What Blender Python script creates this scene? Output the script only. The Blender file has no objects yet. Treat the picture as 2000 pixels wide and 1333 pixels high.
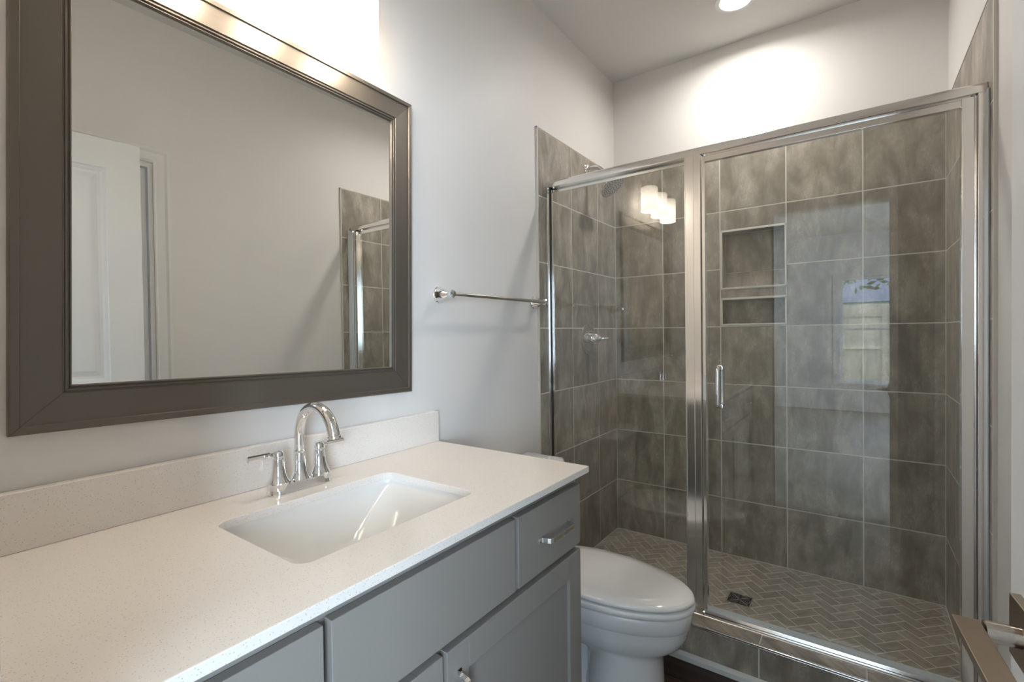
import bpy, bmesh, math, random
from mathutils import Vector, Matrix
from math import sin, cos, pi, radians

S = bpy.context.scene
C = S.collection
rng = random.Random(7)

# ---------------------------------------------------------------- camera
YAW, PITCH, ROLL, FPX = -0.6238, -0.0139, -0.0124, 934.76
cam_d = bpy.data.cameras.new('camera')
cam = bpy.data.objects.new('camera', cam_d); C.objects.link(cam)
fw = Vector((sin(YAW)*cos(PITCH), cos(YAW)*cos(PITCH), sin(PITCH)))
rt = Vector((cos(YAW), -sin(YAW), 0)); up = rt.cross(fw)
r2 = rt*cos(ROLL)+up*sin(ROLL); u2 = -rt*sin(ROLL)+up*cos(ROLL)
m = Matrix((r2, u2, -fw)).transposed().to_4x4()
m.translation = Vector((1.1929, -2.7484, 1.2225))
cam.matrix_world = m
cam_d.sensor_width = 36; cam_d.lens = FPX*36/2000
cam_d.clip_start = 0.01
S.camera = cam

# ---------------------------------------------------------------- world, added bedroom fill, exposure
W = bpy.data.worlds.new('daylight'); S.world = W; W.use_nodes = True
wn = W.node_tree; bg = wn.nodes['Background']
tc = wn.nodes.new('ShaderNodeTexCoord'); ns = wn.nodes.new('ShaderNodeTexNoise')
ns.inputs['Scale'].default_value = 5; ns.inputs['Detail'].default_value = 5
rp = wn.nodes.new('ShaderNodeValToRGB')
rp.color_ramp.elements[0].position = .45; rp.color_ramp.elements[0].color = (.30, .52, .95, 1)
rp.color_ramp.elements[1].position = .6; rp.color_ramp.elements[1].color = (1, 1, 1, 1)
wn.links.new(tc.outputs['Generated'], ns.inputs['Vector']); wn.links.new(ns.outputs['Fac'], rp.inputs['Fac'])
wn.links.new(rp.outputs['Color'], bg.inputs['Color'])
bg.inputs['Strength'].default_value = 8.0

def area(name, loc, rot, sx, sy, power, col):
    l = bpy.data.lights.new(name, 'AREA'); l.shape = 'RECTANGLE'; l.size = sx; l.size_y = sy
    l.energy = power; l.color = col
    o = bpy.data.objects.new(name, l); C.objects.link(o); o.location = loc; o.rotation_euler = rot
    return o
# added unseen lamp by the windowless side wall, imitating daylight in the bedroom
area('bedroom_fill_light', (3.16, -5.2, 1.45), (0, radians(90), 0), 1.5, 2.2, 135, (.66, .83, 1.0))

# the shower's ceiling lamp throws a wide downward beam from its flat lens
def disk(name, loc, size, power, col, spread):
    l = bpy.data.lights.new(name, 'AREA'); l.shape = 'DISK'; l.size = size; l.energy = power; l.color = col; l.spread = radians(spread)
    o = bpy.data.objects.new(name, l); C.objects.link(o); o.location = loc; return o
disk('recessed_light_beam', (.747, -.345, 2.735), .125, 4.1, (1.0, .95, .89), 166)

S.view_settings.view_transform = 'Standard'; S.view_settings.look = 'None'
S.view_settings.exposure = 1.05; S.view_settings.gamma = 1; S.view_settings.use_curve_mapping = False

CAN_L = 12.0       # radiance of the ceiling light lens
SHADE_L = 7.0      # radiance of the vanity light shades
WARM = (1.0, .86, .70, 1); CANW = (1.0, .93, .84, 1)

# ---------------------------------------------------------------- materials
def nodes(name):
    mt = bpy.data.materials.new(name); mt.use_nodes = True
    nt = mt.node_tree; return mt, nt, nt.nodes['Principled BSDF']
def N(nt, t, **k):
    n = nt.nodes.new('ShaderNode'+t)
    for a, b in k.items(): setattr(n, a, b)
    return n
def plain(name, col, rough=.5, metal=0, spec=.5, var=0, vscale=6, coat=0, bump=0, bscale=200):
    mt, nt, p = nodes(name)
    p.inputs['Base Color'].default_value = (*col, 1); p.inputs['Roughness'].default_value = rough
    p.inputs['Metallic'].default_value = metal; p.inputs['Specular IOR Level'].default_value = spec
    p.inputs['Coat Weight'].default_value = coat
    g = N(nt, 'NewGeometry')
    if var:
        n = N(nt, 'TexNoise'); n.inputs['Scale'].default_value = vscale; n.inputs['Detail'].default_value = 3
        mx = N(nt, 'Mix', data_type='RGBA'); mx.inputs[6].default_value = (*[c*(1-var) for c in col], 1)
        mx.inputs[7].default_value = (*[min(1, c*(1+var)) for c in col], 1)
        nt.links.new(g.outputs['Position'], n.inputs['Vector']); nt.links.new(n.outputs['Fac'], mx.inputs[0])
        nt.links.new(mx.outputs[2], p.inputs['Base Color'])
    if bump:
        n = N(nt, 'TexNoise'); n.inputs['Scale'].default_value = bscale
        b = N(nt, 'Bump'); b.inputs['Strength'].default_value = bump; b.inputs['Distance'].default_value = .001
        nt.links.new(g.outputs['Position'], n.inputs['Vector']); nt.links.new(n.outputs['Fac'], b.inputs['Height'])
        nt.links.new(b.outputs['Normal'], p.inputs['Normal'])
    return mt
def emit(name, col, L):
    mt = bpy.data.materials.new(name); mt.use_nodes = True; nt = mt.node_tree; nt.nodes.clear()
    e = N(nt, 'Emission'); e.inputs[0].default_value = col; e.inputs[1].default_value = L
    o = N(nt, 'OutputMaterial'); nt.links.new(e.outputs[0], o.inputs[0]); return mt

M = {}
M['paint'] = plain('wall_paint', (.78, .762, .74), .45, spec=.35, var=.015, bump=.15, bscale=350)
M['ceil'] = plain('ceiling_paint', (.74, .73, .715), .8, spec=.2)
M['white'] = plain('white_trim_paint', (.80, .80, .79), .35, spec=.4)
M['door'] = plain('door_paint', (.78, .785, .79), .4, spec=.4)
M['chrome'] = plain('chrome', (.86, .87, .88), .04, 1)
M['alu'] = plain('brushed_aluminium', (.96, .94, .92), .14, 1, bump=.02, bscale=900)
M['nickel'] = plain('brushed_nickel', (.40, .33, .26), .30, 1)
M['neck'] = plain('polished_nickel', (.50, .45, .40), .12, 1)
M['dark'] = plain('dark_gap', (.02, .02, .022), .6)
M['grout'] = plain('grout', (.68, .665, .62), .85, spec=.2)
M['grout_floor'] = plain('floor_grout', (.66, .62, .56), .85, spec=.2)
M['edge'] = plain('tile_edge_trim', (.62, .58, .53), .4)
M['porcelain'] = plain('porcelain', (.87, .87, .87), .08, coat=.5)
M['basin'] = plain('sink_porcelain', (.84, .83, .80), .1, coat=.4)
M['cabinet'] = plain('cabinet_paint', (.28, .262, .24), .42, spec=.4, var=.01)
M['frame'] = plain('bronze_frame', (.150, .132, .110), .41, .55, spec=.6, bump=.05, bscale=1200)
M['rubber'] = plain('vinyl_sweep', (.55, .58, .58), .3)
M['plate'] = plain('switch_plate', (.8, .8, .78), .35)
M['shoe'] = plain('shoe_moulding_paint', (.70, .71, .69), .45)
M['lens'] = emit('ceiling_light_lens', CANW, CAN_L)

def tile_mat():
    mt, nt, p = nodes('stone_look_tile')
    g = N(nt, 'NewGeometry')
    sep = N(nt, 'SeparateXYZ'); nt.links.new(g.outputs['Position'], sep.inputs[0])
    add = N(nt, 'Math', operation='ADD'); nt.links.new(sep.outputs[0], add.inputs[0]); nt.links.new(sep.outputs[1], add.inputs[1])
    rz = N(nt, 'Math', operation='MULTIPLY'); rz.inputs[1].default_value = 37.0
    nt.links.new(g.outputs['Random Per Island'], rz.inputs[0])
    def streak(sx, sz, det, dist=0):
        cb = N(nt, 'CombineXYZ')
        a = N(nt, 'Math', operation='MULTIPLY'); a.inputs[1].default_value = sx; nt.links.new(add.outputs[0], a.inputs[0])
        b = N(nt, 'Math', operation='MULTIPLY'); b.inputs[1].default_value = sz; nt.links.new(sep.outputs[2], b.inputs[0])
        nt.links.new(a.outputs[0], cb.inputs[0]); nt.links.new(b.outputs[0], cb.inputs[1]); nt.links.new(rz.outputs[0], cb.inputs[2])
        n = N(nt, 'TexNoise'); n.inputs['Scale'].default_value = 1; n.inputs['Detail'].default_value = det
        n.inputs['Distortion'].default_value = dist; n.inputs['Roughness'].default_value = .6
        nt.links.new(cb.outputs[0], n.inputs['Vector']); return n
    s1 = streak(12, 4.5, 6, .5); s2 = streak(95, 26, 6, 1.6); s3 = streak(13, 9, 7, .4); s4 = streak(420, 330, 2)
    r1 = N(nt, 'ValToRGB'); e = r1.color_ramp.elements
    e[0].position = .35; e[0].color = (.240, .211, .174, 1); e[1].position = .68; e[1].color = (.415, .377, .324, 1)
    nt.links.new(s1.outputs['Fac'], r1.inputs['Fac'])
    # pale veins, strongest inside broad vertical bands
    r2_ = N(nt, 'ValToRGB'); e = r2_.color_ramp.elements; e[0].position = .52; e[0].color = (0, 0, 0, 1); e[1].position = .68; e[1].color = (1, 1, 1, 1)
    nt.links.new(s2.outputs['Fac'], r2_.inputs['Fac'])
    r3 = N(nt, 'ValToRGB'); e = r3.color_ramp.elements; e[0].position = .48; e[0].color = (0, 0, 0, 1); e[1].position = .62; e[1].color = (1, 1, 1, 1)
    nt.links.new(s1.outputs['Fac'], r3.inputs['Fac'])
    mu = N(nt, 'Math', operation='MULTIPLY'); nt.links.new(r2_.outputs[0], mu.inputs[0]); nt.links.new(r3.outputs[0], mu.inputs[1])
    mu2 = N(nt, 'Math', operation='MULTIPLY'); mu2.inputs[1].default_value = .75; nt.links.new(mu.outputs[0], mu2.inputs[0])
    mx = N(nt, 'Mix', data_type='RGBA'); mx.inputs[7].default_value = (.54, .51, .46, 1)
    nt.links.new(mu2.outputs[0], mx.inputs[0]); nt.links.new(r1.outputs[0], mx.inputs[6])
    # clouding + speckle + per-tile tone
    r4 = N(nt, 'MapRange'); r4.inputs[1].default_value = .3; r4.inputs[2].default_value = .7; r4.inputs[3].default_value = .82; r4.inputs[4].default_value = 1.18
    nt.links.new(s3.outputs['Fac'], r4.inputs[0])
    r5 = N(nt, 'MapRange'); r5.inputs[1].default_value = .3; r5.inputs[2].default_value = .7; r5.inputs[3].default_value = .88; r5.inputs[4].default_value = 1.12
    nt.links.new(s4.outputs['Fac'], r5.inputs[0])
    r6 = N(nt, 'MapRange'); r6.inputs[3].default_value = .92; r6.inputs[4].default_value = 1.09
    nt.links.new(g.outputs['Random Per Island'], r6.inputs[0])
    k = N(nt, 'Math', operation='MULTIPLY'); nt.links.new(r4.outputs[0], k.inputs[0]); nt.links.new(r5.outputs[0], k.inputs[1])
    k2 = N(nt, 'Math', operation='MULTIPLY'); nt.links.new(k.outputs[0], k2.inputs[0]); nt.links.new(r6.outputs[0], k2.inputs[1])
    vm = N(nt, 'VectorMath', operation='SCALE'); nt.links.new(mx.outputs[2], vm.inputs[0]); nt.links.new(k2.outputs[0], vm.inputs['Scale'])
    nt.links.new(vm.outputs[0], p.inputs['Base Color'])
    p.inputs['Roughness'].default_value = .42; p.inputs['Specular IOR Level'].default_value = .35
    b = N(nt, 'Bump'); b.inputs['Strength'].default_value = .12; b.inputs['Distance'].default_value = .0015
    nt.links.new(s2.outputs['Fac'], b.inputs['Height']); nt.links.new(b.outputs['Normal'], p.inputs['Normal'])
    return mt
M['tile'] = tile_mat()

def uv_grain(name, c0, c1, su, sv, rough, tone=.12, spec=.4, bump=.1):
    """linear grain along the uv x axis of each plank/tile, tone differs per island"""
    mt, nt, p = nodes(name)
    g = N(nt, 'NewGeometry'); uv = N(nt, 'UVMap'); uv.uv_map = 'uv'
    sep = N(nt, 'SeparateXYZ'); nt.links.new(uv.outputs[0], sep.inputs[0])
    cb = N(nt, 'CombineXYZ')
    for i, s_ in ((0, su), (1, sv)):
        a = N(nt, 'Math', operation='MULTIPLY'); a.inputs[1].default_value = s_
        nt.links.new(sep.outputs[i], a.inputs[0]); nt.links.new(a.outputs[0], cb.inputs[i])
    rz = N(nt, 'Math', operation='MULTIPLY'); rz.inputs[1].default_value = 53.0
    nt.links.new(g.outputs['Random Per Island'], rz.inputs[0]); nt.links.new(rz.outputs[0], cb.inputs[2])
    n = N(nt, 'TexNoise'); n.inputs['Scale'].default_value = 1; n.inputs['Detail'].default_value = 5; n.inputs['Distortion'].default_value = .5
    nt.links.new(cb.outputs[0], n.inputs['Vector'])
    r = N(nt, 'ValToRGB'); e = r.color_ramp.elements; e[0].position = .32; e[0].color = (*c0, 1); e[1].position = .7; e[1].color = (*c1, 1)
    nt.links.new(n.outputs['Fac'], r.inputs['Fac'])
    mr = N(nt, 'MapRange'); mr.inputs[3].default_value = 1-tone; mr.inputs[4].default_value = 1+tone
    nt.links.new(g.outputs['Random Per Island'], mr.inputs[0])
    vm = N(nt, 'VectorMath', operation='SCALE'); nt.links.new(r.outputs[0], vm.inputs[0]); nt.links.new(mr.outputs[0], vm.inputs['Scale'])
    nt.links.new(vm.outputs[0], p.inputs['Base Color'])
    p.inputs['Roughness'].default_value = rough; p.inputs['Specular IOR Level'].default_value = spec
    b = N(nt, 'Bump'); b.inputs['Strength'].default_value = bump; b.inputs['Distance'].default_value = .001
    nt.links.new(n.outputs['Fac'], b.inputs['Height']); nt.links.new(b.outputs['Normal'], p.inputs['Normal'])
    return mt
M['herring'] = uv_grain('herringbone_mosaic', (.27, .242, .208), (.40, .368, .325), 18, 80, .5, .12)
M['wood'] = uv_grain('dark_wood_planks', (.018, .010, .007), (.060, .036, .024), 3, 60, .35, .25)
M['bedfloor'] = uv_grain('bedroom_planks', (.30, .27, .23), (.42, .38, .33), 3, 50, .4, .2)
M['fence'] = uv_grain('fence_boards', (.42, .33, .24), (.62, .52, .40), 2, 30, .8, .12)

def quartz():
    mt, nt, p = nodes('white_quartz')
    g = N(nt, 'NewGeometry')
    base = (.85, .805, .755, 1)
    def specks(scale, lo, hi, amt, col, prev):
        v = N(nt, 'TexVoronoi'); v.inputs['Scale'].default_value = scale
        nt.links.new(g.outputs['Position'], v.inputs['Vector'])
        mr = N(nt, 'MapRange'); mr.inputs[1].default_value = lo; mr.inputs[2].default_value = hi; mr.inputs[3].default_value = 1; mr.inputs[4].default_value = 0
        nt.links.new(v.outputs['Distance'], mr.inputs[0])
        sc = N(nt, 'SeparateColor'); nt.links.new(v.outputs['Color'], sc.inputs[0])
        th = N(nt, 'Math', operation='GREATER_THAN'); th.inputs[1].default_value = 1-amt; nt.links.new(sc.outputs[0], th.inputs[0])
        mu = N(nt, 'Math', operation='MULTIPLY'); nt.links.new(mr.outputs[0], mu.inputs[0]); nt.links.new(th.outputs[0], mu.inputs[1])
        mx = N(nt, 'Mix', data_type='RGBA'); mx.inputs[7].default_value = col
        nt.links.new(mu.outputs[0], mx.inputs[0])
        if prev is None: mx.inputs[6].default_value = base
        else: nt.links.new(prev, mx.inputs[6])
        return mx.outputs[2]
    o = specks(260, .12, .3, .30, (.60, .55, .48, 1), None)
    o = specks(420, .1, .3, .22, (.50, .45, .39, 1), o)
    o = specks(330, .1, .3, .12, (.95, .93, .9, 1), o)
    nt.links.new(o, p.inputs['Base Color'])
    p.inputs['Roughness'].default_value = .12; p.inputs['Specular IOR Level'].default_value = .5
    return mt
M['quartz'] = quartz()

def thin_glass(name, tint, boost=1.0):
    """clear pane: both faces reflect by Schlick's law, the rest passes straight through"""
    mt = bpy.data.materials.new(name); mt.use_nodes = True; nt = mt.node_tree; nt.nodes.clear()
    g = N(nt, 'NewGeometry')
    d = N(nt, 'VectorMath', operation='DOT_PRODUCT'); nt.links.new(g.outputs['Incoming'], d.inputs[0]); nt.links.new(g.outputs['Normal'], d.inputs[1])
    a = N(nt, 'Math', operation='ABSOLUTE'); nt.links.new(d.outputs['Value'], a.inputs[0])
    s = N(nt, 'Math', operation='SUBTRACT'); s.inputs[0].default_value = 1; nt.links.new(a.outputs[0], s.inputs[1])
    pw = N(nt, 'Math', operation='POWER'); pw.inputs[1].default_value = 5; nt.links.new(s.outputs[0], pw.inputs[0])
    ml = N(nt, 'Math', operation='MULTIPLY_ADD'); ml.inputs[1].default_value = 1-.045*boost; ml.inputs[2].default_value = .045*boost
    nt.links.new(pw.outputs[0], ml.inputs[0])
    t = N(nt, 'BsdfTransparent'); t.inputs[0].default_value = (*tint, 1)
    gl = N(nt, 'BsdfGlossy'); gl.inputs['Roughness'].default_value = 0.0; gl.inputs[0].default_value = (1, 1, 1, 1)
    mx = N(nt, 'MixShader'); nt.links.new(ml.outputs[0], mx.inputs[0]); nt.links.new(t.outputs[0], mx.inputs[1]); nt.links.new(gl.outputs[0], mx.inputs[2])
    o = N(nt, 'OutputMaterial'); nt.links.new(mx.outputs[0], o.inputs[0]); return mt
M['glass'] = thin_glass('shower_glass', (.965, .975, .965))
M['pane'] = thin_glass('window_glass', (.97, .98, .98))

def mirror_mat():
    mt = bpy.data.materials.new('mirror_silver'); mt.use_nodes = True; nt = mt.node_tree; nt.nodes.clear()
    gl = N(nt, 'BsdfGlossy'); gl.inputs['Roughness'].default_value = 0; gl.inputs[0].default_value = (.93, .94, .92, 1)
    o = N(nt, 'OutputMaterial'); nt.links.new(gl.outputs[0], o.inputs[0]); return mt
M['mirror'] = mirror_mat()

def shade_mat():
    """opal glass lit by the bulb inside: brightest at bulb height, dimmer at the top"""
    mt = bpy.data.materials.new('opal_glass_shade'); mt.use_nodes = True; nt = mt.node_tree; nt.nodes.clear()
    tcn = N(nt, 'TexCoord'); sep = N(nt, 'SeparateXYZ'); nt.links.new(tcn.outputs['Generated'], sep.inputs[0])
    r = N(nt, 'ValToRGB'); e = r.color_ramp.elements
    e[0].position = 0; e[0].color = (.75, .75, .75, 1); e[1].position = 1; e[1].color = (.22, .22, .22, 1)
    x = e.new(.42); x.color = (1, 1, 1, 1)
    nt.links.new(sep.outputs[2], r.inputs['Fac'])
    ml = N(nt, 'Math', operation='MULTIPLY'); ml.inputs[1].default_value = SHADE_L; nt.links.new(r.outputs[0], ml.inputs[0])
    em = N(nt, 'Emission'); em.inputs[0].default_value = WARM; nt.links.new(ml.outputs[0], em.inputs[1])
    df = N(nt, 'BsdfPrincipled'); df.inputs['Base Color'].default_value = (.85, .85, .83, 1); df.inputs['Roughness'].default_value = .3
    ad = N(nt, 'AddShader'); nt.links.new(em.outputs[0], ad.inputs[0]); nt.links.new(df.outputs[0], ad.inputs[1])
    o = N(nt, 'OutputMaterial'); nt.links.new(ad.outputs[0], o.inputs[0]); return mt
M['shade'] = shade_mat()
M['bulb'] = emit('bulb_glow', WARM, 34)

# ---------------------------------------------------------------- mesh helpers (all shapes in world coordinates)
def BM(): return bmesh.new()
def box(bm, x0, x1, y0, y1, z0, z1):
    v = [bm.verts.new((x, y, z)) for z in (z0, z1) for y in (y0, y1) for x in (x0, x1)]
    for f in ((0, 2, 3, 1), (4, 5, 7, 6), (0, 1, 5, 4), (2, 6, 7, 3), (0, 4, 6, 2), (1, 3, 7, 5)):
        bm.faces.new([v[i] for i in f])
    return v
def loft(bm, rings, cap0=True, cap1=True, close=True):
    vs = [[bm.verts.new(p) for p in r] for r in rings]
    n = len(vs[0])
    for a, b in zip(vs, vs[1:]):
        for i in range(n if close else n-1):
            j = (i+1) % n
            try: bm.faces.new((a[i], a[j], b[j], b[i]))
            except ValueError: pass
    if cap0: bm.faces.new(list(reversed(vs[0])))
    if cap1: bm.faces.new(vs[-1])
    return vs
def lathe(bm, prof, org, axis=(0, 0, 1), n=32, cap0=True, cap1=True):
    ax = Vector(axis).normalized(); org = Vector(org)
    e1 = ax.orthogonal().normalized(); e2 = ax.cross(e1)
    rings = [[org+ax*h+(e1*cos(2*pi*i/n)+e2*sin(2*pi*i/n))*max(r, 1e-5) for i in range(n)] for r, h in prof]
    loft(bm, rings, cap0, cap1)
def tube(bm, pts, rad, n=16):
    pts = [Vector(p) for p in pts]
    if not hasattr(rad, '__len__'): rad = [rad]*len(pts)
    t0 = (pts[1]-pts[0]).normalized(); nrm = t0.orthogonal().normalized(); rings = []
    for i, p in enumerate(pts):
        t = (pts[min(i+1, len(pts)-1)]-pts[max(i-1, 0)]).normalized()
        nrm = (nrm-t*nrm.dot(t)).normalized(); b = t.cross(nrm)
        rings.append([p+(nrm*cos(2*pi*k/n)+b*sin(2*pi*k/n))*rad[i] for k in range(n)])
    loft(bm, rings)
def ribbon(bm, pts, w, th, wdir):
    """flat bar swept along pts: width w along wdir, thickness th"""
    pts = [Vector(p) for p in pts]; wd = Vector(wdir).normalized(); rings = []
    for i, p in enumerate(pts):
        t = (pts[min(i+1, len(pts)-1)]-pts[max(i-1, 0)]).normalized(); nn = t.cross(wd).normalized()
        rings.append([p+wd*w/2+nn*th/2, p-wd*w/2+nn*th/2, p-wd*w/2-nn*th/2, p+wd*w/2-nn*th/2])
    loft(bm, rings)
ORG = {}
def obj(name, bm, mat, parent=None, bevel=0, smooth=False, seg=2, uvname=None):
    bmesh.ops.recalc_face_normals(bm, faces=bm.faces[:])
    if parent is not None and parent.name in ORG:
        bmesh.ops.translate(bm, verts=bm.verts[:], vec=-ORG[parent.name])
    me = bpy.data.meshes.new(name); bm.to_mesh(me); bm.free()
    me.materials.append(M[mat] if isinstance(mat, str) else mat)
    if smooth:
        for p in me.polygons: p.use_smooth = True
        me.set_sharp_from_angle(angle=radians(smooth if smooth is not True else 40))
    o = bpy.data.objects.new(name, me); C.objects.link(o)
    if parent is not None:
        o.parent = parent
        if parent.name in ORG: ORG[o.name] = ORG[parent.name]
    if bevel:
        b = o.modifiers.new('bevel', 'BEVEL'); b.width = bevel; b.segments = seg; b.limit_method = 'ANGLE'; b.angle_limit = radians(35)
    return o
def tag(o, label, cat, group=None):
    o['label'] = label; o['category'] = cat
    if group: o['group'] = group
    return o
def thing(name, label, cat, loc, group=None, local=False, rot=(0, 0, 0)):
    o = bpy.data.objects.new(name, None); C.objects.link(o); o.location = loc; o.rotation_euler = rot
    o.empty_display_size = .05
    if not local: ORG[o.name] = Vector(loc)
    return tag(o, label, cat, group)
def struct(o, label=None):
    o['kind'] = 'structure'
    if label: o['label'] = label
    return o

FZ = -.045; CZ = 2.743; XL = -.008; XR = 1.513; RY = -2.70; SF = .025
TOPT = 2.181

# ---------------------------------------------------------------- room shell
def tile_rects(bm, rects, to3, face, grout=.0048, depth=.002):
    """each tile is its own island: bevelled face at height `face`, sides down to face-depth"""
    g = grout/2
    for (a0, a1, b0, b1) in rects:
        if a1-a0 < .006 or b1-b0 < .006: continue
        o = [(a0+g, b0+g), (a1-g, b0+g), (a1-g, b1-g), (a0+g, b1-g)]
        k = .0008
        i = [(a0+g+k, b0+g+k), (a1-g-k, b0+g+k), (a1-g-k, b1-g-k), (a0+g+k, b1-g-k)]
        vo = [bm.verts.new(to3(p[0], p[1], face-depth)) for p in o]
        vm = [bm.verts.new(to3(p[0], p[1], face-k)) for p in o]
        vi = [bm.verts.new(to3(p[0], p[1], face)) for p in i]
        bm.faces.new(vi)
        for q in range(4):
            r = (q+1) % 4
            bm.faces.new((vm[q], vm[r], vi[r], vi[q])); bm.faces.new((vo[q], vo[r], vm[r], vm[q]))
ROWS = [SF]+[1.25+k*.3075 for k in range(-3, 4)]; ROWS = [z for z in ROWS if z < TOPT-.01]+[TOPT-.004]
XC = [0.0, .29, .5996, .909, 1.2182, 1.505]
YC = [-.869, -.5497, -.2453, 0.0]

b = BM(); box(b, XL-.12, XL, -2.82, .22, FZ-.02, CZ)
wl = struct(obj('wall_left', b, 'paint'), 'light greige painted wall behind the vanity, tiled inside the shower')
b = BM(); box(b, XR, XR+.12, -.9-.95, .22, FZ-.02, CZ); box(b, XR, XR+.12, -2.82, -2.64, FZ-.02, CZ); box(b, XR, XR+.12, -2.64, -1.85, 2.05, CZ)
wr = struct(obj('wall_right', b, 'paint'), 'light greige painted wall opposite the vanity, tiled inside the shower')
b = BM()
box(b, XL, XR, .095, .22, FZ-.02, CZ)
box(b, XL, XR, .008, .095, TOPT, CZ)
NX0, NX1, NZ = .609, .904, ((1.263, 1.393), (1.456, 1.754))
box(b, XL, NX0-.006, .003, .095, FZ, TOPT); box(b, NX1+.006, XR, .003, .095, FZ, TOPT)
box(b, NX0-.006, NX1+.006, .003, .095, FZ, NZ[0][0]-.006)
box(b, NX0-.006, NX1+.006, .003, .095, NZ[0][1]+.006, NZ[1][0]-.006)
box(b, NX0-.006, NX1+.006, .003, .095, NZ[1][1]+.006, TOPT)
wb = struct(obj('wall_back', b, 'paint'), 'end wall of the shower, white paint above grey stone-look tile')
b = BM()
box(b, XL, .70, RY-.115, RY, FZ-.02, CZ); box(b, 1.388, XR, RY-.115, RY, FZ-.02, CZ); box(b, .70, 1.388, RY-.115, RY, 2.075, CZ)
struct(obj('wall_rear', b, 'paint'), 'painted wall with the bathroom doorway')
b = BM(); box(b, XL-.12, XR+.12, RY-.115, .22, CZ, CZ+.1)
struct(obj('ceiling', b, 'ceil'), 'white flat ceiling')

# tile cladding: left, right, back walls
def cladding(parent, name, rects, to3, gr):
    bt = BM(); tile_rects(bt, rects, to3, 0)
    t = obj(name, bt, 'tile', parent); t['label'] = 'grey stone-look wall tile'
    bg_ = BM()
    for (a0, a1, b0, b1) in gr:
        v = [bg_.verts.new(to3(p[0], p[1], -.0006)) for p in ((a0, b0), (a1, b0), (a1, b1), (a0, b1))]
        w = [bg_.verts.new(to3(p[0], p[1], -.0075)) for p in ((a0, b0), (a1, b0), (a1, b1), (a0, b1))]
        bg_.faces.new(v); bg_.faces.new(w[::-1])
        for q in range(4): bg_.faces.new((v[q], v[(q+1) % 4], w[(q+1) % 4], w[q]))
    t2 = obj('grout', bg_, 'grout', parent); t2['label'] = 'pale grout between wall tiles'
    return t
def grid(cs, rs): return [(c0, c1, r0, r1) for c0, c1 in zip(cs, cs[1:]) for r0, r1 in zip(rs, rs[1:])]
R1 = grid(YC, ROWS)
cladding(wl, 'shower_tile', R1, lambda a, b_, h: (h, a, b_), [(-.869, 0, SF, TOPT-.002)])
YR = [-.869, -.5497, -.2453, 0.0]
cladding(wr, 'shower_tile', grid(YR, ROWS), lambda a, b_, h: (1.505-h, a, b_), [(-.869, 0, SF, TOPT-.002)])
RB = []
for r in grid(XC, ROWS):
    if abs(r[0]-.5996) < .01 and 1.24 < r[2] and r[3] < 1.87: continue
    RB.append(r)
RB += [(.5996, .909, 1.762, 1.865), (.5996, .909, 1.401, 1.448)]
cladding(wb, 'shower_tile', RB, lambda a, b_, h: (a, -h, b_),
         [(0, .603, SF, TOPT-.002), (.91, 1.505, SF, TOPT-.002), (.603, .91, SF, 1.257), (.603, .91, 1.399, 1.45), (.603, .91, 1.76, TOPT-.002)])
# niches
for z0, z1 in NZ:
    b = BM()
    tile_rects(b, [(NX0, NX1, z0, z1)] if z1-z0 < .2 else [(NX0, NX1, z0, z0+.088), (NX0, NX1, z0+.088, z1)], lambda a, c, h: (a, .088-h, c), 0, grout=.003)
    tile_rects(b, [(-.001, .088, z0, z1)], lambda a, c, h: (NX0+h, a, c), 0, grout=.002)
    tile_rects(b, [(-.001, .088, z0, z1)], lambda a, c, h: (NX1-h, a, c), 0, grout=.002)
    tile_rects(b, [(NX0, NX1, -.001, .088)], lambda a, c, h: (a, c, z0+h), 0, grout=.002)
    tile_rects(b, [(NX0, NX1, -.001, .088)], lambda a, c, h: (a, c, z1-h), 0, grout=.002)
    obj('niche_lining', b, 'tile', wb)
    b = BM()
    box(b, NX0-.006, NX0-.0005, .0005, .094, z0-.006, z1+.006); box(b, NX1+.0005, NX1+.006, .0005, .094, z0-.006, z1+.006)
    box(b, NX0-.006, NX1+.006, .0005, .094, z0-.006, z0-.0005); box(b, NX0-.006, NX1+.006, .0005, .094, z1+.0005, z1+.006)
    box(b, NX0-.006, NX1+.006, .0895, .094, z0-.006, z1+.006)
    obj('niche_grout', b, 'grout', wb)
    b = BM(); w = .007   # square edge profile around the opening
    box(b, NX0-w, NX0+.0015, -.003, .004, z0-w, z1+w); box(b, NX1-.0015, NX1+w, -.003, .004, z0-w, z1+w)
    box(b, NX0-w, NX1+w, -.003, .004, z0-w, z0+.0015); box(b, NX0-w, NX1+w, -.003, .004, z1-.0015, z1+w)
    obj('niche_trim', b, 'grout', wb, bevel=.001)
# edge profiles where the wall tile ends
for par, x0, x1 in ((wl, XL-.001, .0015), (wr, 1.5035, XR+.001)):
    b = BM(); box(b, x0, x1, -.876, -.868, FZ, TOPT+.001); box(b, x0, x1, -.876, .002, TOPT-.004, TOPT+.002)
    obj('tile_edge_trim', b, 'edge', par, bevel=.001)
b = BM(); box(b, 0, 1.505, -.0015, .009, TOPT-.004, TOPT+.002); obj('tile_edge_trim', b, 'edge', wb, bevel=.001)

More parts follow.
